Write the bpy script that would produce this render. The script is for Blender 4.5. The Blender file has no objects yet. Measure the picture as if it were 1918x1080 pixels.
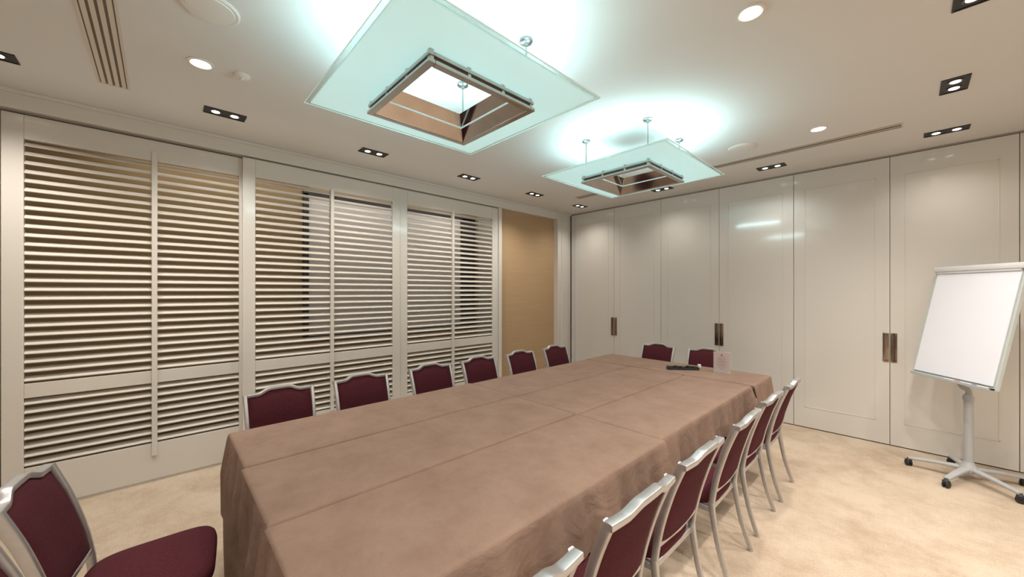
import bpy, bmesh, math, random
from mathutils import Vector, Matrix
random.seed(4)
scene = bpy.context.scene
try:
    scene.view_settings.view_transform = 'Standard'
    scene.view_settings.look = 'None'
except Exception:
    pass
COL = scene.collection

# ---------------------------------------------------------------- materials
def new_mat(name, col, rough=0.5, metal=0.0, emis=None, estr=0.0, noise=None, bump=None,
            coat=0.0, sheen=0.0, spec=None, crough=0.06):
    m = bpy.data.materials.new(name); m.use_nodes = True
    nt = m.node_tree; b = nt.nodes["Principled BSDF"]
    b.inputs["Base Color"].default_value = (*col, 1)
    b.inputs["Roughness"].default_value = rough
    b.inputs["Metallic"].default_value = metal
    if coat: b.inputs["Coat Weight"].default_value = coat; b.inputs["Coat Roughness"].default_value = crough
    if sheen: b.inputs["Sheen Weight"].default_value = sheen
    if spec is not None: b.inputs["Specular IOR Level"].default_value = spec
    if emis:
        b.inputs["Emission Color"].default_value = (*emis, 1)
        b.inputs["Emission Strength"].default_value = estr
    tc = nt.nodes.new("ShaderNodeTexCoord")
    if noise:
        sc, amt, col2 = noise
        mp = nt.nodes.new("ShaderNodeMapping")
        if isinstance(sc, tuple): mp.inputs["Scale"].default_value = sc; s = 1.0
        else: s = sc
        nt.links.new(tc.outputs["Object"], mp.inputs["Vector"])
        n = nt.nodes.new("ShaderNodeTexNoise"); n.inputs["Scale"].default_value = s
        n.inputs["Detail"].default_value = 6
        nt.links.new(mp.outputs["Vector"], n.inputs["Vector"])
        r = nt.nodes.new("ShaderNodeValToRGB")
        r.color_ramp.elements[0].position = 0.5 - amt; r.color_ramp.elements[0].color = (*col, 1)
        r.color_ramp.elements[1].position = 0.5 + amt; r.color_ramp.elements[1].color = (*col2, 1)
        nt.links.new(n.outputs["Fac"], r.inputs["Fac"])
        nt.links.new(r.outputs["Color"], b.inputs["Base Color"])
    if bump:
        sc, st, dist = bump
        n = nt.nodes.new("ShaderNodeTexNoise"); n.inputs["Scale"].default_value = sc
        n.inputs["Detail"].default_value = 4
        nt.links.new(tc.outputs["Object"], n.inputs["Vector"])
        bp = nt.nodes.new("ShaderNodeBump"); bp.inputs["Strength"].default_value = st
        bp.inputs["Distance"].default_value = dist
        nt.links.new(n.outputs["Fac"], bp.inputs["Height"])
        nt.links.new(bp.outputs["Normal"], b.inputs["Normal"])
    return m

M = {}
M['ceiling'] = new_mat("ceiling_paint", (0.68, 0.685, 0.68), 0.8, noise=(1.5, 0.3, (0.70, 0.705, 0.70)))
M['plaster'] = new_mat("cream_plaster", (0.62, 0.57, 0.50), 0.7, noise=(3, 0.3, (0.64, 0.59, 0.52)))
M['lacquer'] = new_mat("white_lacquer", (0.65, 0.625, 0.585), 0.22, coat=0.6, noise=(0.8, 0.3, (0.67, 0.645, 0.605)), crough=.1)
M['door'] = new_mat("glossy_door_lacquer", (0.625, 0.61, 0.58), 0.18, coat=1.0, noise=(0.7, 0.3, (0.645, 0.63, 0.60)), crough=.09)
M['louver'] = new_mat("louver_paint", (0.56, 0.52, 0.465), 0.55, noise=(4, 0.3, (0.59, 0.55, 0.495)))
M['niche'] = new_mat("gold_brown_wallcovering", (0.38, 0.275, 0.15), 0.8, noise=((3, 3, 60), 0.25, (0.45, 0.335, 0.195)))
M['veneer'] = new_mat("honey_veneer", (0.41, 0.275, 0.15), 0.6, noise=((2, 2, 90), 0.3, (0.48, 0.33, 0.19)))
M['dark'] = new_mat("black_metal", (0.012, 0.011, 0.011), 0.5, noise=(20, 0.3, (0.018, 0.016, 0.016)))
M['winframe'] = new_mat("dark_window_frame", (0.05, 0.046, 0.05), 0.5, noise=(20, 0.3, (0.06, 0.057, 0.06)))
M['slot'] = new_mat("tan_shadow_slot", (0.12, 0.09, 0.065), 0.7, noise=(8, 0.3, (0.14, 0.11, 0.08)))
M['track'] = new_mat("grey_track", (0.26, 0.24, 0.215), 0.5, noise=(8, 0.3, (0.29, 0.265, 0.24)))
M['blind'] = new_mat("grey_blind", (0.80, 0.80, 0.83), 0.6, noise=(5, 0.3, (0.82, 0.82, 0.85)))
M['fabric'] = new_mat("burgundy_fabric", (0.052, 0.0095, 0.0150), 0.9, noise=(180, 0.25, (0.090, 0.020, 0.028)),
                      bump=(300, 0.3, 0.002), spec=0.15)
M['silver'] = new_mat("brushed_silver", (0.48, 0.48, 0.49), 0.36, 0.85, noise=(30, 0.3, (0.56, 0.56, 0.57)))
M['chrome'] = new_mat("polished_chrome", (0.36, 0.37, 0.37), 0.22, 0.9, noise=(12, 0.3, (0.42, 0.43, 0.43)))
M['frame'] = new_mat("polished_nickel_frame", (0.46, 0.44, 0.42), 0.22, 0.95, noise=(12, 0.3, (0.58, 0.56, 0.54)))
M['frame_lo'] = new_mat("dark_bronze_frame", (0.09, 0.072, 0.062), 0.35, 0.8, noise=(12, 0.3, (0.13, 0.105, 0.09)))
M['mirror'] = new_mat("mirror_reflector", (0.38, 0.335, 0.305), 0.10, 1.0, noise=(6, 0.3, (0.46, 0.41, 0.375)))
M['grey'] = new_mat("grey_plastic", (0.37, 0.38, 0.39), 0.4, noise=(20, 0.3, (0.41, 0.42, 0.43)))
M['rubber'] = new_mat("black_rubber", (0.015, 0.015, 0.016), 0.55, noise=(20, 0.3, (0.02, 0.02, 0.02)))
M['board'] = new_mat("pale_grey_board", (0.50, 0.55, 0.535), 0.3, noise=(5, 0.3, (0.53, 0.58, 0.565)))
M['paper'] = new_mat("white_paper", (0.80, 0.82, 0.90), 0.7, noise=(5, 0.3, (0.82, 0.84, 0.92)))
M['card'] = new_mat("tinted_card", (0.43, 0.35, 0.335), 0.5, noise=(5, 0.3, (0.47, 0.38, 0.365)))
M['white'] = new_mat("white_plastic", (0.70, 0.68, 0.65), 0.4, noise=(9, 0.3, (0.72, 0.70, 0.67)))
M['clamp'] = new_mat("light_grey_clamp", (0.62, 0.63, 0.64), 0.35, noise=(9, 0.3, (0.66, 0.67, 0.68)))
M['bronze'] = new_mat("bronze_handle", (0.10, 0.07, 0.055), 0.22, 0.9, noise=((70, 70, 1.5), 0.12, (0.50, 0.40, 0.33)))
M['lamp'] = new_mat("lamp_glow", (1, 0.97, 0.92), 0.4, emis=(1.0, 0.96, 0.90), estr=5.0, noise=(9, 0.3, (1, 0.98, 0.94)))
M['tube'] = new_mat("fluorescent_tube", (0.9, 1, 1), 0.4, emis=(0.75, 1.0, 0.99), estr=3.0, noise=(9, 0.3, (0.92, 1, 1)))
M['red'] = new_mat("red_plastic", (0.5, 0.03, 0.03), 0.4, noise=(20, 0.3, (0.55, 0.04, 0.04)))
M['blue'] = new_mat("blue_plastic", (0.03, 0.08, 0.40), 0.4, noise=(20, 0.3, (0.04, 0.09, 0.45)))
M['ink'] = new_mat("grey_ink", (0.14, 0.12, 0.12), 0.7, noise=(20, 0.3, (0.18, 0.16, 0.16)))
M['wood'] = new_mat("plywood", (0.33, 0.22, 0.13), 0.6, noise=((2, 30, 2), 0.3, (0.40, 0.27, 0.16)))

# carpet
m = bpy.data.materials.new("beige_carpet"); m.use_nodes = True; nt = m.node_tree
b = nt.nodes["Principled BSDF"]; b.inputs["Roughness"].default_value = 0.95; b.inputs["Specular IOR Level"].default_value = 0.1
tc = nt.nodes.new("ShaderNodeTexCoord")
n1 = nt.nodes.new("ShaderNodeTexNoise"); n1.inputs["Scale"].default_value = 1.7; n1.inputs["Detail"].default_value = 12; n1.inputs["Roughness"].default_value = 0.78
n2 = nt.nodes.new("ShaderNodeTexNoise"); n2.inputs["Scale"].default_value = 110; n2.inputs["Detail"].default_value = 3
r1 = nt.nodes.new("ShaderNodeValToRGB")
r1.color_ramp.elements[0].position = 0.37; r1.color_ramp.elements[0].color = (0.435, 0.338, 0.248, 1)
r1.color_ramp.elements[1].position = 0.58; r1.color_ramp.elements[1].color = (0.570, 0.470, 0.368, 1)
r2 = nt.nodes.new("ShaderNodeValToRGB")
r2.color_ramp.elements[0].position = 0.3; r2.color_ramp.elements[0].color = (0.76, 0.76, 0.76, 1)
r2.color_ramp.elements[1].position = 0.7; r2.color_ramp.elements[1].color = (1, 1, 1, 1)
mx = nt.nodes.new("ShaderNodeMix"); mx.data_type = 'RGBA'; mx.blend_type = 'MULTIPLY'; mx.inputs["Factor"].default_value = 0.7
bp = nt.nodes.new("ShaderNodeBump"); bp.inputs["Strength"].default_value = 0.4; bp.inputs["Distance"].default_value = 0.006
L = nt.links.new
L(tc.outputs["Object"], n1.inputs["Vector"]); L(tc.outputs["Object"], n2.inputs["Vector"])
L(n1.outputs["Fac"], r1.inputs["Fac"]); L(n2.outputs["Fac"], r2.inputs["Fac"])
L(r1.outputs["Color"], mx.inputs[6]); L(r2.outputs["Color"], mx.inputs[7])
L(mx.outputs[2], b.inputs["Base Color"]); L(n2.outputs["Fac"], bp.inputs["Height"]); L(bp.outputs["Normal"], b.inputs["Normal"])
M['carpet'] = m

# tablecloth
m = bpy.data.materials.new("taupe_brown_cloth"); m.use_nodes = True; nt = m.node_tree; L = nt.links.new
b = nt.nodes["Principled BSDF"]; b.inputs["Roughness"].default_value = 0.92; b.inputs["Specular IOR Level"].default_value = 0.12
tc = nt.nodes.new("ShaderNodeTexCoord")
n1 = nt.nodes.new("ShaderNodeTexNoise"); n1.inputs["Scale"].default_value = 4.0; n1.inputs["Detail"].default_value = 10; n1.inputs["Roughness"].default_value = .7
r1 = nt.nodes.new("ShaderNodeValToRGB")
r1.color_ramp.elements[0].position = .25; r1.color_ramp.elements[0].color = (0.195, 0.127, 0.096, 1)
r1.color_ramp.elements[1].position = .75; r1.color_ramp.elements[1].color = (0.272, 0.190, 0.147, 1)
n3 = nt.nodes.new("ShaderNodeTexNoise"); n3.inputs["Scale"].default_value = 5; n3.inputs["Detail"].default_value = 6; n3.inputs["Roughness"].default_value = .55; n3.inputs["Distortion"].default_value = .8
n4 = nt.nodes.new("ShaderNodeTexNoise"); n4.inputs["Scale"].default_value = 420; n4.inputs["Detail"].default_value = 2
b1 = nt.nodes.new("ShaderNodeBump"); b1.inputs["Strength"].default_value = .75; b1.inputs["Distance"].default_value = .02
b2 = nt.nodes.new("ShaderNodeBump"); b2.inputs["Strength"].default_value = .25; b2.inputs["Distance"].default_value = .001
for n in (n1, n3, n4): L(tc.outputs["Object"], n.inputs["Vector"])
L(n1.outputs["Fac"], r1.inputs["Fac"]); L(r1.outputs["Color"], b.inputs["Base Color"])
L(n3.outputs["Fac"], b1.inputs["Height"]); L(n4.outputs["Fac"], b2.inputs["Height"]); L(b1.outputs["Normal"], b2.inputs["Normal"]); L(b2.outputs["Normal"], b.inputs["Normal"])
M['cloth'] = m

# frosted pendant glass; emission stands in for the tubes lighting it
m = bpy.data.materials.new("frosted_glass"); m.use_nodes = True; nt = m.node_tree
b = nt.nodes["Principled BSDF"]
b.inputs["Roughness"].default_value = 0.4; b.inputs["Specular IOR Level"].default_value = 0.25
b.inputs["Emission Color"].default_value = (0.66, 0.94, 0.93, 1); b.inputs["Emission Strength"].default_value = 0.42
tr = nt.nodes.new("ShaderNodeBsdfTranslucent"); tr.inputs["Color"].default_value = (0.78, 0.89, 0.89, 1)
ms = nt.nodes.new("ShaderNodeMixShader"); ms.inputs["Fac"].default_value = 0.3
out = nt.nodes["Material Output"]
nz = nt.nodes.new("ShaderNodeTexNoise"); nz.inputs["Scale"].default_value = 3
rr = nt.nodes.new("ShaderNodeValToRGB"); rr.color_ramp.elements[0].color = (0.63, 0.76, 0.76, 1); rr.color_ramp.elements[1].color = (0.69, 0.82, 0.82, 1)
nt.links.new(nz.outputs["Fac"], rr.inputs["Fac"]); nt.links.new(rr.outputs["Color"], b.inputs["Base Color"])
nt.links.new(b.outputs[0], ms.inputs[1]); nt.links.new(tr.outputs[0], ms.inputs[2]); nt.links.new(ms.outputs[0], out.inputs["Surface"])
M['frost'] = m

def clear_mat(name, tint, fac):
    m = bpy.data.materials.new(name); m.use_nodes = True; nt = m.node_tree
    b = nt.nodes["Principled BSDF"]; b.inputs["Base Color"].default_value = (*tint, 1); b.inputs["Roughness"].default_value = 0.05
    t = nt.nodes.new("ShaderNodeBsdfTransparent"); t.inputs["Color"].default_value = (0.96, 0.99, 0.985, 1)
    s = nt.nodes.new("ShaderNodeMixShader")
    nz = nt.nodes.new("ShaderNodeTexNoise"); nz.inputs["Scale"].default_value = 2
    mr = nt.nodes.new("ShaderNodeMapRange"); mr.inputs["To Min"].default_value = fac - 0.05; mr.inputs["To Max"].default_value = fac + 0.05
    nt.links.new(nz.outputs["Fac"], mr.inputs["Value"]); nt.links.new(mr.outputs["Result"], s.inputs["Fac"])
    nt.links.new(t.outputs[0], s.inputs[1]); nt.links.new(b.outputs[0], s.inputs[2])
    nt.links.new(s.outputs[0], nt.nodes["Material Output"].inputs["Surface"])
    return m
M['clear'] = clear_mat("clear_glass_margin", (0.66, 0.82, 0.80), 0.3)
M['acrylic'] = clear_mat("clear_acrylic", (0.8, 0.8, 0.8), 0.25)
M['edge'] = new_mat("glass_edge", (0.66, 0.82, 0.80), 0.2, emis=(0.75, 0.97, 0.95), estr=0.2, noise=(9, 0.3, (0.70, 0.86, 0.84)))  # faint emission stands in for tube light caught in the edge

# ---------------------------------------------------------------- mesh helpers
class B:
    """mesh accumulator"""
    def __init__(self): self.v = []; self.f = []; self.mi = []
    def add(self, vs, fs, mi=0):
        o = len(self.v); self.v += [tuple(x) for x in vs]
        self.f += [tuple(i + o for i in f) for f in fs]; self.mi += [mi] * len(fs)
        return self
    def box(self, x0, x1, y0, y1, z0, z1, bev=0.0, mi=0, mat=None):
        bm = bmesh.new(); bmesh.ops.create_cube(bm, size=1)
        for v in bm.verts:
            v.co = Vector(((x0 + x1) / 2 + v.co.x * (x1 - x0), (y0 + y1) / 2 + v.co.y * (y1 - y0), (z0 + z1) / 2 + v.co.z * (z1 - z0)))
        if bev > 0:
            bmesh.ops.bevel(bm, geom=bm.edges[:], offset=bev, segments=2, profile=0.5, affect='EDGES')
        if mat is not None: bm.transform(mat)
        bm.verts.index_update()
        self.add([v.co[:] for v in bm.verts], [[v.index for v in f.verts] for f in bm.faces], mi)
        bm.free(); return self
    def sweep(self, path, prof, ref, mi=0, scales=None):
        n = len(prof); vs = []; P = [Vector(p) for p in path]; ref = Vector(ref)
        for i, p in enumerate(P):
            t = (P[min(i + 1, len(P) - 1)] - P[max(i - 1, 0)]).normalized()
            a = (ref - t * ref.dot(t)).normalized(); c = t.cross(a)
            s = scales[i] if scales else 1
            vs += [p + a * u * s + c * w * s for (u, w) in prof]
        fs = []
        for i in range(len(P) - 1):
            for j in range(n):
                k = (j + 1) % n
                fs.append((i * n + j, i * n + k, (i + 1) * n + k, (i + 1) * n + j))
        fs.append(tuple(range(n - 1, -1, -1))); fs.append(tuple((len(P) - 1) * n + j for j in range(n)))
        return self.add(vs, fs, mi)
    def lathe(self, prof, cx=0, cy=0, n=28, mi=0, mat=None):
        vs = []; fs = []
        for (r, z) in prof:
            for j in range(n):
                a = 2 * math.pi * j / n; vs.append(Vector((cx + r * math.cos(a), cy + r * math.sin(a), z)))
        if mat is not None: vs = [mat @ v for v in vs]
        for i in range(len(prof) - 1):
            for j in range(n):
                k = (j + 1) % n; fs.append((i * n + j, i * n + k, (i + 1) * n + k, (i + 1) * n + j))
        fs.append(tuple(range(n - 1, -1, -1))); fs.append(tuple((len(prof) - 1) * n + j for j in range(n)))
        return self.add(vs, fs, mi)
    def obj(self, name, mats, smooth=False, angle=40):
        me = bpy.data.meshes.new(name); me.from_pydata(self.v, [], self.f)
        if not isinstance(mats, (list, tuple)): mats = [mats]
        for mm in mats: me.materials.append(mm)
        for p, k in zip(me.polygons, self.mi): p.material_index = k; p.use_smooth = smooth
        bm = bmesh.new(); bm.from_mesh(me); bmesh.ops.recalc_face_normals(bm, faces=bm.faces[:])
        if smooth:
            for e in bm.edges:
                if len(e.link_faces) == 2 and e.calc_face_angle(0) > math.radians(angle): e.smooth = False
        bm.to_mesh(me); bm.free()
        o = bpy.data.objects.new(name, me); COL.objects.link(o); return o

def rrect(w, h, r, k=3):
    out = []
    for (cx, cy, a0) in ((w - r, h - r, 0), (-w + r, h - r, 90), (-w + r, -h + r, 180), (w - r, -h + r, 270)):
        for i in range(k):
            a = math.radians(a0 + 90 * i / (k - 1)); out.append((cx + r * math.cos(a), cy + r * math.sin(a)))
    return out
def circ(r, n=10): return [(r * math.cos(2 * math.pi * i / n), r * math.sin(2 * math.pi * i / n)) for i in range(n)]
def smooth_path(pts, k=5):
    P = [Vector(p) for p in pts]; out = []
    for i in range(len(P) - 1):
        p0 = P[max(i - 1, 0)]; p1 = P[i]; p2 = P[i + 1]; p3 = P[min(i + 2, len(P) - 1)]
        for j in range(k):
            t = j / k
            out.append(0.5 * ((2 * p1) + (p2 - p0) * t + (2 * p0 - 5 * p1 + 4 * p2 - p3) * t * t + (3 * p1 - p0 - 3 * p2 + p3) * t ** 3))
    out.append(P[-1]); return out

def tag(o, label, cat, kind=None, group=None):
    o["label"] = label; o["category"] = cat
    if kind: o["kind"] = kind
    if group: o["group"] = group
    return o
def empty(name, loc, rot=0):
    e = bpy.data.objects.new(name, None); e.empty_display_size = 0.1; e.location = loc; e.rotation_euler = (0, 0, rot)
    COL.objects.link(e); return e
def par(child, root, label=None):
    child.parent = root
    if label: child["label"] = label
    return child
def copy_tree(root, loc, rot=None, dim=None):
    r = root.copy(); r.location = loc
    if rot is not None: r.rotation_euler = (0, 0, rot)
    COL.objects.link(r)
    for c in root.children:
        cc = c.copy(); cc.parent = r; COL.objects.link(cc)
        if dim and c.type == 'LIGHT':
            cc.data = c.data.copy(); cc.data.energy *= dim
    return r

# ---------------------------------------------------------------- room shell
XL, YB, ZC = -4.316, 5.53, 3.02
XR, YF = 3.2, -3.0
def struct(o, label, cat): return tag(o, label, cat, "structure")
struct(B().box(-5.0, XR + .1, YF - .1, YB + .2, -0.1, 0).obj("floor", M['carpet']), "beige mottled wall-to-wall carpet under the tables", "floor")
struct(B().box(-5.0, XR + .1, YF - .1, YB + .2, ZC, ZC + .1).obj("ceiling", M['ceiling']), "off-white painted plaster ceiling with recessed fittings", "ceiling")
struct(B().box(XR, XR + .1, YF, YB, 0, ZC).obj("wall_right", M['plaster']), "plain cream plaster wall", "wall")
struct(B().box(-5.0, XR, YF - .1, YF, 0, ZC).obj("wall_front", M['plaster']), "plain cream plaster wall facing the partition", "wall")
struct(B().box(-5.0, XR, YB + .06, YB + .16, 0, ZC).obj("wall_back", M['track']), "wall behind the folding partition panels", "wall")
struct(B().box(-4.95, -4.85, YF, YB + .06, 0, ZC).obj("wall_left", M['niche']), "gold-brown wallcovering behind the louvered shutters", "wall")
struct(B().box(-4.85, XL - .02, YF, -0.86, 0, ZC).obj("wall_side", M['lacquer']), "white lacquered wall section beside the shutters", "wall")
fb = B().box(XL - .14, XL + .01, -0.86, YB, 2.89, ZC, 0.004).box(XL - .14, XL + .03, -0.86, YB, 2.995, ZC, 0.003)
struct(fb.obj("trim_1", M['lacquer']), "white lacquered pelmet running above the shutters", "trim")
struct(B().box(XL - .10, XL - .03, -0.84, 3.80, 2.88, 2.89).obj("trim_2", M['track']), "dark sliding track under the pelmet", "trim")
struct(B().box(-4.50, XL + .012, 5.17, YB, 0, 2.89, 0.004).box(-4.45, XL + .03, 5.26, 5.44, 0.0, 2.89, 0.004).obj("trim_3", M['lacquer']), "white lacquered corner pilaster", "trim")
struct(B().box(-4.85, -4.40, 3.84, 5.17, 0, 2.89).obj("wall_panel", M['veneer']), "honey-coloured wood veneer wall panel in the corner niche", "wall")
struct(B().box(-4.85, XL + .0, 3.775, 3.84, 0, 2.89, 0.003).obj("trim_4", M['lacquer']), "white jamb post between shutter and veneer panel", "trim")
struct(B().box(-4.385, -4.375, 3.86, 5.15, 0.0, 0.10).obj("baseboard_left", M['veneer']), "veneer baseboard under the wood panel", "baseboard")

w = B().box(-4.85, -4.80, 1.20, 1.26, 1.05, 2.75, .004).box(-4.85, -4.80, 3.42, 3.70, 1.05, 2.75, .004)
w.box(-4.85, -4.80, 1.20, 3.70, 2.72, 2.78, .004).box(-4.85, -4.80, 1.20, 3.70, 1.02, 1.08, .004)
win = struct(w.obj("window_1", M['winframe']), "dark-framed window with lowered grey blind behind the shutters", "window")
par(B().box(-4.845, -4.825, 1.26, 3.42, 1.08, 2.72).obj("blind", M['blind']), win, "light grey lowered roller blind")

# shutters
def shutter(y0, y1, xf, stile_l, stile_r, mid, rodz, label):
    root = empty("sliding_shutter", (xf, y0, 0.0)); W = y1 - y0; d = 0.045
    z0, z1 = 0.02, 2.875
    f = B()
    f.box(-d, 0, 0, stile_l, z0, z1, .004).box(-d, 0, W - stile_r, W, z0, z1, .004)
    f.box(-d, -.001, stile_l, W - stile_r, 2.70, z1, .003).box(-d, -.001, stile_l, W - stile_r, .83, .935, .003)
    f.box(-d, -.001, stile_l, W - stile_r, z0, .325, .003)
    f.box(-d * .8, -d * .2, 0.02, W - 0.02, 0.0, z0 + .01)
    par(f.obj("shutter_frame", M['lacquer']), root)
    sl = B()
    def blades(za, zb, n):
        p = (zb - za) / n
        for i in range(n):
            zc = za + p * (i + .5)
            mt = Matrix.Translation((-d / 2, W / 2, zc)) @ Matrix.Rotation(math.radians(36), 4, 'Y')
            prof = []
            hw, th = 0.0275, 0.0072
            for k in range(14):
                a = 2 * math.pi * k / 14; prof.append((hw * math.copysign(abs(math.cos(a)) ** .7, math.cos(a)), th * math.copysign(abs(math.sin(a)) ** .7, math.sin(a))))
            vs = []
            for yy in (-(W / 2 - stile_l) + .001, (W / 2 - stile_r) - .001):
                vs += [mt @ Vector((px, yy, pz)) for px, pz in prof]
            fs = [(k, (k + 1) % 14, 14 + (k + 1) % 14, 14 + k) for k in range(14)]
            fs += [tuple(range(13, -1, -1)), tuple(range(14, 28))]
            sl.add(vs, fs)
    blades(.935, 2.70, 27); blades(.325, .83, 8)
    par(sl.obj("louvers", M['louver'], smooth=True), root)
    par(B().box(-.03, .014, mid - .018, mid + .018, rodz[0], rodz[1], .004).obj("tilt_rod", M['lacquer']), root, "white vertical batten across the louvers")
    return tag(root, label, "shutter", None, "louvered sliding shutters")
shutter(-0.82, 0.64, -4.365, 0.10, 0.10, .78, (.22, 2.78), "white louvered sliding shutter panel at the end of the run")
shutter(0.563, 2.157, XL, 0.10, 0.10, .797, (.30, 2.72), "white louvered sliding shutter overlapping its neighbour, window behind")
shutter(2.16, 3.77, XL - .012, 0.10, 0.115, .785, (.30, 2.72), "white louvered sliding shutter beside the veneer niche")

# back partition panels
seams = [-4.205, -3.394, -2.587, -1.776, -0.955, -0.143, 0.664, 1.472, 2.28, XR - .002]
struct(B().box(XL + .032, -4.208, YB, YB + .05, 0.01, 3.0, .002).obj("trim_5", M['door']), "narrow white filler strip beside the folding partition", "trim")
struct(B().box(-4.28, XR, YB - .006, YB + .05, 3.004, ZC).obj("trim_6", M['track']), "slim grey ceiling track over the partition", "trim")
for i in range(len(seams) - 1):
    x0, x1 = seams[i] + .002, seams[i + 1] - .002
    d = B().box(x0, x1, YB, YB + .05, 0.010, 3.0, .002)
    a, c_ = x0 + .105, x1 - .105; za, zb = .245, 2.80; wd = .008; yo = YB - .003
    d.box(a, c_, yo, YB + .01, za, za + wd, .0015).box(a, c_, yo, YB + .01, zb - wd, zb, .0015)
    d.box(a, a + wd, yo, YB + .01, za, zb, .0015).box(c_ - wd, c_, yo, YB + .01, za, zb, .0015)
    o = d.obj("door_%d" % (i + 1), M['door'])
    struct(o, "tall glossy off-white folding partition panel with thin moulding", "door")
    def handle(xa, xb):
        h = B().box(xa, xb, YB - .008, YB + .01, .87, 1.17, .003)
        mid = (xa + xb) / 2
        h.box(mid - .004, mid + .004, YB - .018, YB - .006, .89, 1.15, .003)
        h.box(xa + .004, xb - .004, YB - .012, YB - .006, .875, .89).box(xa + .004, xb - .004, YB - .012, YB - .006, 1.15, 1.165)
        par(h.obj("handle", M['bronze'], smooth=True), o, "vertical bronze pull handle")
    if i in (0, 2, 4, 6): handle(x1 - .051, x1 - .004)
    if i in (1, 3, 5, 7): handle(x0 + .004, x0 + .051)

so = B().box(-4.40, -4.388, 4.60, 4.69, .35, .44, .003).box(-4.39, -4.384, 4.625, 4.665, .375, .415, .004)
tag(so.obj("wall_socket", M['white']), "small white electrical socket on the veneer panel", "socket")

# ---------------------------------------------------------------- ceiling fittings
def spot(root, loc, power, size, col=(1.0, 0.92, 0.83), blend=1.0, rad=.05, rot=(0, 0, 0)):
    l = bpy.data.lights.new("lamp_light", 'SPOT'); l.energy = power; l.spot_size = math.radians(size); l.spot_blend = blend
    l.color = col; l.shadow_soft_size = rad
    o = bpy.data.objects.new("lamp_light", l); COL.objects.link(o); o.location = loc; o.rotation_euler = rot
    o.parent = root; return o
PW = 93
r0 = empty("recessed_twin_spotlight", (-3.745, -0.775, ZC))
par(B().box(-.066, .066, -.134, -.126, -.006, 0).box(-.066, .066, .126, .134, -.006, 0).box(-.066, -.058, -.134, .134, -.006, 0).box(.058, .066, -.134, .134, -.006, 0)
    .box(-.06, .06, -.128, .128, -.002, 0).obj("housing", M['dark']), r0)
for s in (-.060, .060):
    par(B().lathe([(.038, -.002), (.038, -.006), (.033, -.006), (.031, -.004)], 0, s).obj("lamp_ring", M['frame_lo'], True), r0)
    par(B().lathe([(.026, -.003), (.026, -.006), (.02, -.008), (.001, -.0085)], 0, s).obj("lamp", M['lamp'], True), r0, "glowing warm white bulb")
spot(r0, (0, 0, -.03), PW, 140)
tag(r0, "black recessed rectangular ceiling light with two round lamps", "ceiling light", None, "recessed twin ceiling lights")
for y in (.374, 1.58, 2.784, 3.97, 5.06): copy_tree(r0, (-3.745, y, ZC), 0, .66 if y < 5 else .35)
for x in (-2.35, -1.08, .22): copy_tree(r0, (x, 5.06, ZC), math.pi / 2, .24)
for y in (3.97, 2.80, 1.70, .6, -.6, -1.8): copy_tree(r0, (.21, y, ZC), 0, 1.15)  # far fittings are in view, the rest unseen and added for fill
for x in (1.5, 2.5):  # unseen rows, added to fill the room with light
    for y in (3.6, 1.4, -.9): copy_tree(r0, (x, y, ZC), 0, 1.15)
r1 = empty("round_downlight", (-.555, 2.184, ZC))
par(B().lathe([(.068, 0), (.068, -.006), (.054, -.009), (.052, -.004)]).obj("ring", M['white'], True), r1)
par(B().lathe([(.048, -.003), (.047, -.006), (.03, -.008), (.001, -.0085)]).obj("lamp", M['lamp'], True), r1, "glowing warm white bulb")
spot(r1, (0, 0, -.03), PW * .8, 130)
tag(r1, "round white-rimmed recessed ceiling downlight, switched on", "ceiling light", None, "round downlights")
for p in ((-.545, 4.172), (-3.017, .18)): copy_tree(r1, (*p, ZC))
sp = B().lathe([(.12, 0), (.12, -.006), (.112, -.012), (.10, -.010), (.098, -.014), (.04, -.018), (.001, -.018)], n=40).obj("ceiling_speaker", M['white'], True)
sp.location = (-2.397, .182, ZC); tag(sp, "flat round white ceiling speaker", "speaker", None, "ceiling speakers")
s2 = sp.copy(); s2.location = (-1.132, 4.17, ZC); COL.objects.link(s2)
sd = B().lathe([(.045, 0), (.045, -.012), (.035, -.022), (.014, -.024), (.012, -.034), (.001, -.035)]).obj("smoke_detector", M['white'], True)
sd.location = (-3.0, .387, ZC); tag(sd, "small round white smoke detector on the ceiling", "smoke detector")
def diffuser(x0, x1, y, wd, n, rat, label):
    b_ = B(); 
    b_.box(x0, x1, y - wd / 2 - .012, y - wd / 2, -.004, 0).box(x0, x1, y + wd / 2, y + wd / 2 + .012, -.004, 0)
    b_.box(x0 - .012, x0, y - wd / 2 - .012, y + wd / 2 + .012, -.004, 0).box(x1, x1 + .012, y - wd / 2 - .012, y + wd / 2 + .012, -.004, 0)
    b_.box(x0, x1, y - wd / 2, y + wd / 2, -.001, 0, mi=1)
    st = wd / n
    for i in range(n):
        yy = y - wd / 2 + st * (i + .5); b_.box(x0, x1, yy - st * rat, yy + st * rat, -.002, -.001, mi=0)
    o = b_.obj("air_diffuser", [M['plaster'], M['slot']]); o.location = (0, 0, ZC)
    tag(o, label, "air vent", None, "linear air diffusers")
diffuser(-3.75, -1.9, -.235, .13, 4, .31, "cream linear slot air diffuser with tan slots")
diffuser(-3.45, -.05, 4.60, .12, 2, .16, "slim linear slot air diffuser near the partition")

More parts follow.
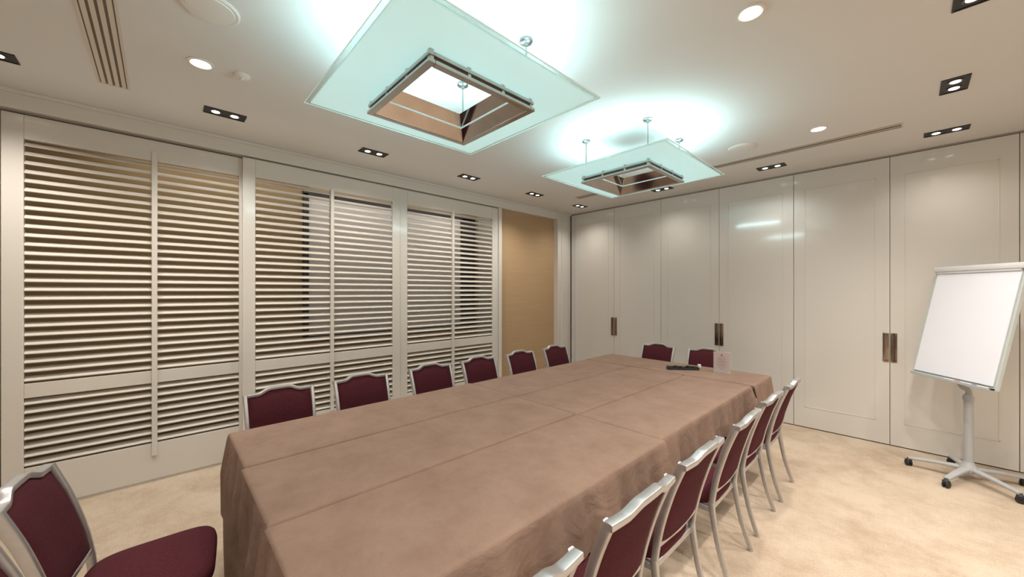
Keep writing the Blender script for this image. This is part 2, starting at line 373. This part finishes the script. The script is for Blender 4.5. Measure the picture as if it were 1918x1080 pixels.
# ---------------------------------------------------------------- pendants
def pendant(cx, cy):
    H = 0.33
    root = empty("pendant_light", (cx, cy, ZC)); g = -H; S = .60; I = .255; E = .572
    def ring(b_, o_, i_, z0, z1, mi=0, bev=0):
        b_.box(-o_, o_, -o_, -i_, z0, z1, bev, mi=mi).box(-o_, o_, i_, o_, z0, z1, bev, mi=mi)
        b_.box(-o_, -i_, -i_, i_, z0, z1, bev, mi=mi).box(i_, o_, -i_, i_, z0, z1, bev, mi=mi)
        return b_
    par(ring(B(), E, I, g - .004, g + .004).obj("glass_panel", M['frost']), root, "frosted pale icy square glass sheet")
    par(ring(B(), S - .002, E, g - .004, g + .004).obj("glass_margin", M['clear']), root, "clear glass margin round the frosted sheet")
    par(ring(B(), S, S - .002, g - .003, g + .003).obj("glass_edge", M['edge']), root, "pale green glass edge")
    fr = B()
    ring(fr, .341, .305, g - .074, g - .054, 0, .005)
    ring(fr, .326, .305, g - .056, g - .034, 1)
    ring(fr, .336, .308, g - .036, g - .016, 0, .004)
    for a in (-.318, -.11, .11, .318):
        for s in (-.320, .320):
            fr.box(a - .009, a + .009, s - .010, s + .010, g - .060, g - .003); fr.box(s - .010, s + .010, a - .009, a + .009, g - .060, g - .003)
    par(fr.obj("metal_frame", [M['frame'], M['frame_lo']]), root, "polished nickel double square frame")
    rb = B(); a0, a1 = .305, .215; zb, zt = g - .068, g + .065; t = .004
    lo = [(-a0, -a0), (a0, -a0), (a0, a0), (-a0, a0)]
    vs = [(x, y, zb) for x, y in lo] + [(x * a1 / a0, y * a1 / a0, zt) for x, y in lo]
    k0 = (a0 + t) / a0; k1 = (a1 + t) / a0
    vs += [(x * k0, y * k0, zb) for x, y in lo] + [(x * k1, y * k1, zt) for x, y in lo]
    fs = []
    for j in range(4):
        k = (j + 1) % 4; fs += [(j, k, 4 + k, 4 + j), (8 + j, 12 + j, 12 + k, 8 + k), (4 + j, 4 + k, 12 + k, 12 + j), (j, 8 + j, 8 + k, k)]
    rb.add(vs, fs); par(rb.obj("reflector", M['mirror']), root, "mirrored bronze pyramid reflector open at the top")
    for a in range(4):
        mt = Matrix.Rotation(a * math.pi / 2, 4, 'Z')
        bx = B(); pts = [mt @ Vector((x, .36, g + .06)) for x in (-.30, .30)]
        bx.sweep(pts, circ(.010), (0, 0, 1)); par(bx.obj("fluorescent_tube", M['tube'], True), root, "glowing cool white tube")
        l = bpy.data.lights.new("tube_light", 'AREA'); l.shape = 'RECTANGLE'; l.size = .62; l.size_y = .09; l.energy = 3.9; l.color = (.64, .98, 1.0)
        lo_ = bpy.data.objects.new("tube_light", l); COL.objects.link(lo_); lo_.parent = root
        p = mt @ Vector((0, .42, g + .065))
        lo_.location = p
        lo_.rotation_euler = (mt @ Matrix.Rotation(math.pi - math.radians(32), 4, 'X')).to_euler()
    for sx in (-.305, .305):
        for sy in (-.305, .305):
            par(B().lathe([(.038, 0), (.038, -.012), (.030, -.018), (.012, -.020), (.010, -.034), (.001, -.034)], sx, sy).obj("canopy", M['chrome'], True), root)
            par(B().sweep([(sx, sy, -.02), (sx, sy, g + .004)], circ(.006, 8), (1, 0, 0)).obj("rod", M['chrome'], True), root)
    return tag(root, "square frosted glass pendant with metal framed reflector opening", "pendant lamp", None, "square glass pendants")
pendant(-1.79, 1.20); pendant(-1.78, 3.22)

# ---------------------------------------------------------------- tables and cloths
TX = [-2.80, -2.193, -1.587, -0.98]; TY = [.275, 2.10, 3.90, 4.49]; TZ = .75
def table(x0, x1, y0, y1, legx=0.0):
    cx, cy = (x0 + x1) / 2, (y0 + y1) / 2; hx, hy = (x1 - x0) / 2 - .006, (y1 - y0) / 2 - .006
    root = empty("banquet_table", (cx, cy, 0))
    par(B().box(-hx, hx, -hy, hy, .712, .736, .003).obj("tabletop", M['wood']), root)
    if hy > hx: pts = [(legx - .07, -hy + .14), (legx + .07, -hy + .14), (legx - .07, hy - .14), (legx + .07, hy - .14)]
    else: pts = [(-hx + .38, -.20), (-hx + .38, -.08), (hx - .38, -.20), (hx - .38, -.08)]
    for p in pts:
        par(B().sweep([(p[0], p[1], .72), (p[0], p[1], 0)], circ(.013), (1, 0, 0)).obj("leg", M['grey'], True), root)
    tag(root, "rectangular folding banquet table hidden under brown cloth", "table", None, "banquet tables pushed together")
def cloth(x0, x1, y0, y1, drops, seed, flare=1.0, tz=TZ):
    rnd = random.Random(seed); ph = [rnd.uniform(0, 6.28) for _ in range(8)]
    b_ = B(); gx = 2 * max(6, int((x1 - x0) / .05)); gy = 2 * max(6, int((y1 - y0) / .05)); g = .0045
    X0, X1, Y0, Y1 = x0 + g, x1 - g, y0 + g, y1 - g
    def coords(a, c, n):
        l = [a, a + .002, a + .006, a + .013] + [a + .013 + (c - a - .026) * i / n for i in range(1, n)] + [c - .013, c - .006, c - .002, c]; return l
    xs = coords(X0, X1, gx); ys = coords(Y0, Y1, gy); vs = []
    for j, y in enumerate(ys):
        for i, x in enumerate(xs):
            e = min(x - X0, X1 - x, y - Y0, Y1 - y)
            z = tz + (.0022 * math.sin(x * 7 + ph[0] + y * 3) * math.sin(y * 5 + ph[1])) * min(1, e / .05)
            z -= .010 * max(0, 1 - e / .013) ** 2
            vs.append((x, y, z))
    n = len(xs); fs = [(j * n + i, j * n + i + 1, (j + 1) * n + i + 1, (j + 1) * n + i) for j in range(len(ys) - 1) for i in range(n - 1)]
    b_.add(vs, fs)
    per = []
    def dd(s): return drops.get(s, .02)
    def seg(xa, ya, xb, yb, nx, ny, s):
        Ls = math.hypot(xb - xa, yb - ya); k = max(4, int(Ls / .012))
        for i in range(k + 1):
            t = i / k; per.append([xa + (xb - xa) * t, ya + (yb - ya) * t, nx, ny, dd(s), s, min(t, 1 - t) * Ls])
    seg(X0, Y0, X1, Y0, 0, -1, 's'); seg(X1, Y0, X1, Y1, 1, 0, 'e'); seg(X1, Y1, X0, Y1, 0, 1, 'n'); seg(X0, Y1, X0, Y0, -1, 0, 'w')
    N = len(per); nn = []; sm = 7
    for i in range(N):
        ax = ay = dr = 0; cnt = 0
        for k in range(-sm, sm + 1):
            q = per[(i + k) % N]
            if q[5] == per[i][5] or (q[5] in drops and per[i][5] in drops): ax += q[2]; ay += q[3]; dr += q[4]; cnt += 1
        l = math.hypot(ax, ay) or 1; nn.append((ax / l, ay / l, dr / cnt))
    rows = 20; sv = []
    for r in range(rows + 1):
        t = r / rows; s_acc = 0
        for i in range(N):
            px, py = per[i][0], per[i][1]; nx, ny, D = nn[i]
            if i: s_acc += math.hypot(px - per[i - 1][0], py - per[i - 1][1])
            if r == 0: sv.append((px, py, tz - .010)); continue
            z = tz - .010 - D * t; h = D * t
            hang = per[i][5] in drops and D > .021
            amp = min(.038, h * .17) * flare
            wv = math.sin(s_acc * 19 + ph[2] + h * 2) * .6 + math.sin(s_acc * 43 + ph[3] - h * 3) * .45 + math.sin(s_acc * 8 + ph[4]) * .5
            off = .004 + amp * (wv * .5 + .42) if hang else 0.0
            if hang: off += min(.030, h * .13) * math.exp(-per[i][6] / .035)
            if D > .05: z += .007 * math.sin(s_acc * 5 + ph[5]) * t
            sv.append((px + nx * off, py + ny * off, max(z, .006)))
    sf = [(r * N + i, r * N + (i + 1) % N, (r + 1) * N + (i + 1) % N, (r + 1) * N + i) for r in range(rows) for i in range(N)]
    b_.add(sv, sf)
    o = b_.obj("tablecloth", M['cloth'], smooth=True, angle=70)
    tag(o, "taupe-brown cloth covering a banquet table, hanging at its edge", "tablecloth", None, "brown tablecloths")
SD = .245; ED = .735
for i in range(3):
    lx = (.10, 0, -.10)[i]; jy = (.014, .0, -.010)[i]
    table(TX[i], TX[i + 1], TY[0] + jy, TY[1], lx); table(TX[i], TX[i + 1], TY[1], TY[2], lx)
    d = {'s': ED}
    if i == 0: d['w'] = SD
    if i == 2: d['e'] = SD + .012
    cloth(TX[i], TX[i + 1] + (.028 if i == 2 else 0), TY[0] + jy, TY[1], d, 10 + i, 1.15 if i == 2 else 1.0, TZ + .005)
    d = {}
    if i == 0: d['w'] = SD
    if i == 2: d['e'] = SD
    cloth(TX[i], TX[i + 1], TY[1], TY[2], d, 20 + i)
table(TX[0], TX[3], TY[2], TY[3]); cloth(TX[0], TX[3] + .022, TY[2], TY[3], {'w': SD, 'e': SD - .02, 'n': SD}, 33, 1.0, TZ + .005)

# ---------------------------------------------------------------- chairs
def crest(s):
    a = abs(s)
    t = min(1, max(0, (a - .26) / .36)); t = t * t * (3 - 2 * t)
    return .902 - .027 * t
def by(z):
    pts = [(.40, -.185), (.46, -.190), (.60, -.218), (.75, -.262), (.87, -.312), (.92, -.333)]
    for (a, ya), (c, yc) in zip(pts, pts[1:]):
        if z <= c: return ya + (yc - ya) * (z - a) / (c - a)
    return pts[-1][1]
chair = empty("banquet_chair", (-2.82, .63, 0), -math.pi / 2)
sb = B(); nseg = 56
def outline(sc):
    out = []
    for k in range(nseg):
        a = 2 * math.pi * k / nseg; c, s = math.cos(a), math.sin(a); e = 2 / 4.6
        x = .222 * math.copysign(abs(c) ** e, c); y = .216 * math.copysign(abs(s) ** e, s)
        x *= 1 + .09 * y / .215
        out.append((x * sc, y * sc + .025))
    return out
rings = [(.001, .392), (.90, .392), (.975, .395), (.998, .406), (1.0, .426), (.985, .441), (.95, .451), (.85, .460), (.6, .467), (.3, .470), (.001, .471)]
vs = []; fs = []
for sc, z in rings: vs += [(x, y, z) for x, y in outline(sc)]
for i in range(len(rings) - 1):
    for j in range(nseg):
        k = (j + 1) % nseg; fs.append((i * nseg + j, i * nseg + k, (i + 1) * nseg + k, (i + 1) * nseg + j))
sb.add(vs, fs); par(sb.obj("seat", M['fabric'], True, 60), chair, "padded burgundy fabric seat")
sf = B()
sf.box(-.195, .195, -.185, -.160, .364, .393, .003).box(-.195, .195, .185, .210, .364, .393, .003)
sf.box(-.207, -.182, -.185, .210, .364, .393, .003).box(.182, .207, -.185, .210, .364, .393, .003)
par(sf.obj("seat_frame", M['silver']), chair)
bb = B(); NX, NZ = 20, 14; vs = []
for side in (1, -1):
    for j in range(NZ + 1):
        for i in range(NX + 1):
            s = -1 + 2 * i / NX; t = j / NZ; z = .485 + (crest(s * .9) - .012 - .485) * t
            ed = (1 - abs(s) ** 6) * (1 - abs(2 * t - 1) ** 8)
            y = by(z) - .012 * (1 - s * s) + (side * (.006 + (.016 if side > 0 else .010) * ed))
            vs.append((s * .195, y, z))
A = (NX + 1) * (NZ + 1); fs = []
for j in range(NZ):
    for i in range(NX):
        q = (j * (NX + 1) + i, j * (NX + 1) + i + 1, (j + 1) * (NX + 1) + i + 1, (j + 1) * (NX + 1) + i)
        fs.append(q); fs.append(tuple(A + x for x in reversed(q)))
bd = [i for i in range(NX + 1)] + [j * (NX + 1) + NX for j in range(1, NZ + 1)] + [NZ * (NX + 1) + i for i in range(NX - 1, -1, -1)] + [j * (NX + 1) for j in range(NZ - 1, 0, -1)]
for a, c in zip(bd, bd[1:] + bd[:1]): fs.append((a, c, A + c, A + a))
bb.add(vs, fs); par(bb.obj("backrest", M['fabric'], True, 60), chair, "burgundy upholstered back pad")
bf = B(); RR = rrect(.018, .0118, .004)
for sx in (-1, 1):
    pts = smooth_path([(sx * .201, by(.40), .40), (sx * .201, by(.48), .48), (sx * .204, by(.6), .60), (sx * .207, by(.75), .75), (sx * .210, by(.872), .882)], 5)
    bf.sweep(pts, RR, (0, 1, 0), scales=[.80 + .22 * i / (len(pts) - 1) for i in range(len(pts))])
cp = []
for k in range(49):
    s = -1 + 2 * k / 48; z = crest(s); cp.append((s * .222, by(z) - .012 * (1 - s * s), z))
bf.sweep(cp, RR, (0, 1, 0))
bf.sweep([(-.2, by(.49), .487), (0, by(.49) - .01, .487), (.2, by(.49), .487)], rrect(.010, .010, .003), (0, 1, 0))
par(bf.obj("back_frame", M['silver'], True, 50), chair, "silver metal back frame with a raised crest")
for sx in (-1, 1):
    pts = smooth_path([(sx * .201, -.184, .42), (sx * .201, -.195, .33), (sx * .203, -.228, .16), (sx * .208, -.275, .008)], 5)
    q = B(); q.sweep(pts, rrect(.0145, .0105, .004), (0, 1, 0), scales=[1.1 - .3 * i / (len(pts) - 1) for i in range(len(pts))])
    q.lathe([(.011, 0), (.012, .004), (.011, .012)], sx * .208, -.275, 12)
    par(q.obj("leg", M['silver'], True, 50), chair)
    pts = [(sx * .196, .192, .39), (sx * .198, .198, .2), (sx * .202, .206, .008)]
    q = B(); q.sweep(pts, rrect(.012, .010, .004), (0, 1, 0), scales=[1.1, .95, .8])
    q.lathe([(.011, 0), (.012, .004), (.011, .012)], sx * .202, .206, 12)
    par(q.obj("leg", M['silver'], True, 50), chair)
tag(chair, "burgundy upholstered banquet chair with silver frame beside the table", "chair", None, "banquet chairs round the table")
for y in (1.215, 1.87, 2.455, 3.06, 3.68): copy_tree(chair, (-2.82 + random.uniform(-.01, .01), y, 0), -math.pi / 2 + random.uniform(-.02, .02))
for y, dx, dr in ((.62, .008, .0), (1.225, .0, .0), (1.79, -.003, -.01), (2.445, .005, .01), (3.05, -.004, -.01), (3.65, .004, .01)):
    copy_tree(chair, (-.952 + dx, y, 0), math.pi / 2 + dr)
for x in (-2.29, -1.68): copy_tree(chair, (x, 4.51, 0), math.pi)
c = copy_tree(chair, (-2.19, -.055, 0), math.radians(-7)); c["label"] = "burgundy banquet chair with silver frame at the table's end"
c = copy_tree(chair, (-1.535, -.035, 0), 0); c["label"] = "burgundy banquet chair with silver frame at the table's end"

# ---------------------------------------------------------------- flipchart
hub = Vector((.34, 5.0, 0)); fc = empty("flipchart_easel", hub)
xa = Vector((.635, -.773, 0)).normalized(); up = Vector((.166, .137, .977)); up = (up - xa * up.dot(xa)).normalized(); ya = up.cross(xa)
BM = Matrix((( xa.x, ya.x, up.x, .245 - hub.x), (xa.y, ya.y, up.y, 5.025 - hub.y), (xa.z, ya.z, up.z, .822), (0, 0, 0, 1)))
fbd = B().box(-.35, .35, -.008, .012, 0, 1.015, .004, mat=BM)
for (a, b2, c1, d1) in ((-.352, -.335, 0, 1.0), (.335, .352, 0, 1.0), (-.35, .35, 0, .018)):
    fbd.box(a, b2, -.014, .014, c1, d1, .003, mat=BM)
par(fbd.obj("board", M['board']), fc, "pale grey framed magnetic board")
par(B().box(-.328, .328, -.020, -.009, .030, .985, .001, mat=BM).obj("paper_pad", M['paper']), fc, "blank white paper pad")
cl = B().box(-.36, .36, -.038, .012, .978, 1.028, .008, mat=BM).box(-.33, .33, -.030, -.018, .960, .980, .003, mat=BM)
par(cl.obj("clamp_bar", M['clamp'], True), fc, "light grey paper clamp bar")
tr_ = B().box(-.30, .36, -.065, -.008, -.012, -.004, .002, mat=BM).box(-.30, .36, -.068, -.062, -.012, .010, .002, mat=BM)
par(tr_.obj("pen_tray", M['grey']), fc)
back = BM @ Vector((.04, .032, .02)); back2 = BM @ Vector((.04, .032, .45))
pl = B().sweep([(0, 0, .10), (0, 0, .70)], circ(.029, 16), (1, 0, 0)).lathe([(.034, .68), (.034, .71), (.022, .73)])
pl.sweep(smooth_path([(0, 0, .66), (0, 0, .76), back, back2], 5), circ(.020, 16), (1, 0, 0))
pl.box(-.06, .14, .012, .045, .18, .30, .006, mat=BM)
par(pl.obj("pole", M['grey'], True), fc)
bs = B().lathe([(.055, .075), (.06, .09), (.055, .115), (.038, .135), (.031, .16)])
angs = [176, 247, 312, 30, 103]; Rr = .35
for a in angs:
    a = math.radians(a); dx, dy = math.cos(a), math.sin(a)
    bs.sweep([(dx * .03, dy * .03, .100), (dx * .18, dy * .18, .092), (dx * Rr, dy * Rr, .072)], rrect(.012, .024, .006), (0, 0, 1), scales=[1.2, 1, .8])
par(bs.obj("star_base", M['grey'], True, 50), fc, "five-arm grey star base")
for a in angs:
    a = math.radians(a); dx, dy = math.cos(a) * Rr, math.sin(a) * Rr
    cb = B(); q = Matrix.Translation((dx, dy, .028)) @ Matrix.Rotation(a * 1.7, 4, 'Z') @ Matrix.Rotation(math.pi / 2, 4, 'X')
    for s in (-.018, .008):
        cb.lathe([(.010, s), (.025, s + .001), (.028, s + .004), (.025, s + .010), (.010, s + .011)], n=20, mat=q)
    cb.lathe([(.008, .03), (.022, .036), (.024, .056), (.014, .062), (.006, .075)], dx, dy, 16)
    par(cb.obj("caster", M['rubber'], True), fc, "black twin-wheel caster")
tag(fc, "grey flipchart easel with blank white pad on wheeled base", "flipchart")
for k, (u, mk) in enumerate(((-.02, 'red'), (.12, 'blue'), (.24, 'dark'))):
    W = Matrix.Translation(hub) @ BM
    p0 = W @ Vector((u, -.035, .006)); p1 = W @ Vector((u + .085, -.035, .006)); p2 = W @ Vector((u + .115, -.035, .006)); c0 = (p0 + p1) / 2
    mr = empty("marker_pen", c0)
    par(B().sweep([p0 - c0, p1 - c0], circ(.0075, 12), (0, 0, 1)).obj("barrel", M['white'], True), mr)
    par(B().sweep([p1 - c0, p2 - c0], circ(.0085, 12), (0, 0, 1)).obj("cap", M[mk], True), mr)
    tag(mr, "marker pen with %s cap lying on the easel tray" % {'red': 'red', 'blue': 'blue', 'dark': 'black'}[mk], "marker pen", None, "marker pens")

# ---------------------------------------------------------------- things on the table
def on_table(name, loc, rot): return empty(name, (loc[0], loc[1], TZ + .007), rot)
bx = on_table("stationery_tray", (-1.69, 4.13), math.radians(40))
t_ = B().box(-.16, .16, -.036, .036, 0, .006, .002).box(-.16, .16, -.038, -.032, 0, .020, .002).box(-.16, .16, .032, .038, 0, .030, .002)
for x in (-.16, -.10, -.035, .03, .095, .153): t_.box(x, x + .007, -.036, .036, 0, .028, .002)
par(t_.obj("tray_body", M['rubber']), bx)
tt = B()
for x, hh in ((-.13, .034), (-.065, .040), (.0, .032), (.065, .042), (.125, .036)): tt.box(x - .018, x + .022, -.025, .025, .006, hh, .004)
par(tt.obj("compartment_blocks", M['dark']), bx)
tag(bx, "low black compartment tray lying on the brown tablecloth", "tray")
cpo = on_table("small_cap", (-1.60, 4.35), 0)
par(B().lathe([(.016, 0), (.018, .004), (.018, .034), (.015, .038), (.001, .039)]).obj("cap_body", M['white'], True), cpo)
tag(cpo, "small round white container beside the black tray", "container")

sg = on_table("menu_holder", (-1.34, 4.25), math.radians(22))
par(B().box(-.078, .078, -.003, .003, .006, .218, .001).box(-.078, .078, -.04, .04, 0, .005, .001).obj("acrylic_holder", M['acrylic']), sg, "clear acrylic stand")
cd = B().box(-.074, .074, -.0065, -.0032, .008, .215)
cd.lathe([(.009, 0), (.009, .0006), (.006, .0008)], n=16, mi=1, mat=Matrix.Translation((0, -.0065, .185)) @ Matrix.Rotation(math.pi / 2, 4, 'X'))
for z, wd in ((.165, .03), (.145, .045), (.133, .028), (.118, .05), (.106, .035), (.088, .048), (.076, .03), (.060, .042), (.040, .022)):
    cd.box(-wd, wd, -.0072, -.0064, z - .0012, z + .0012, mi=1)
par(cd.obj("card", [M['card'], M['ink']]), sg, "printed pinkish-grey card with small dark lines")
tag(sg, "clear acrylic stand holding a printed card on the tablecloth", "card holder")

# added fill light for the niche behind the shutters, no lamp fitting
l = bpy.data.lights.new("niche_fill_light", 'AREA'); l.shape = 'RECTANGLE'; l.size = .10; l.size_y = 4.0; l.energy = 6.5; l.color = (1, .92, .80)
o = bpy.data.objects.new("niche_fill_light", l); o.location = (-4.58, 1.7, 2.99); COL.objects.link(o)
o.rotation_euler = (0, math.radians(8), 0)

# world
w = bpy.data.worlds.new("world"); scene.world = w; w.use_nodes = True
w.node_tree.nodes["Background"].inputs[0].default_value = (.5, .45, .4, 1); w.node_tree.nodes["Background"].inputs[1].default_value = .2

# camera
cam = bpy.data.cameras.new("camera"); cam.sensor_width = 36; cam.lens = 700 / 1918 * 36; cam.shift_y = 6 / 1918; cam.clip_start = .05
co = bpy.data.objects.new("camera", cam); COL.objects.link(co); co.location = (0, 0, 1.6)
co.rotation_euler = (math.pi / 2, 0, math.radians(46.8)); scene.camera = co
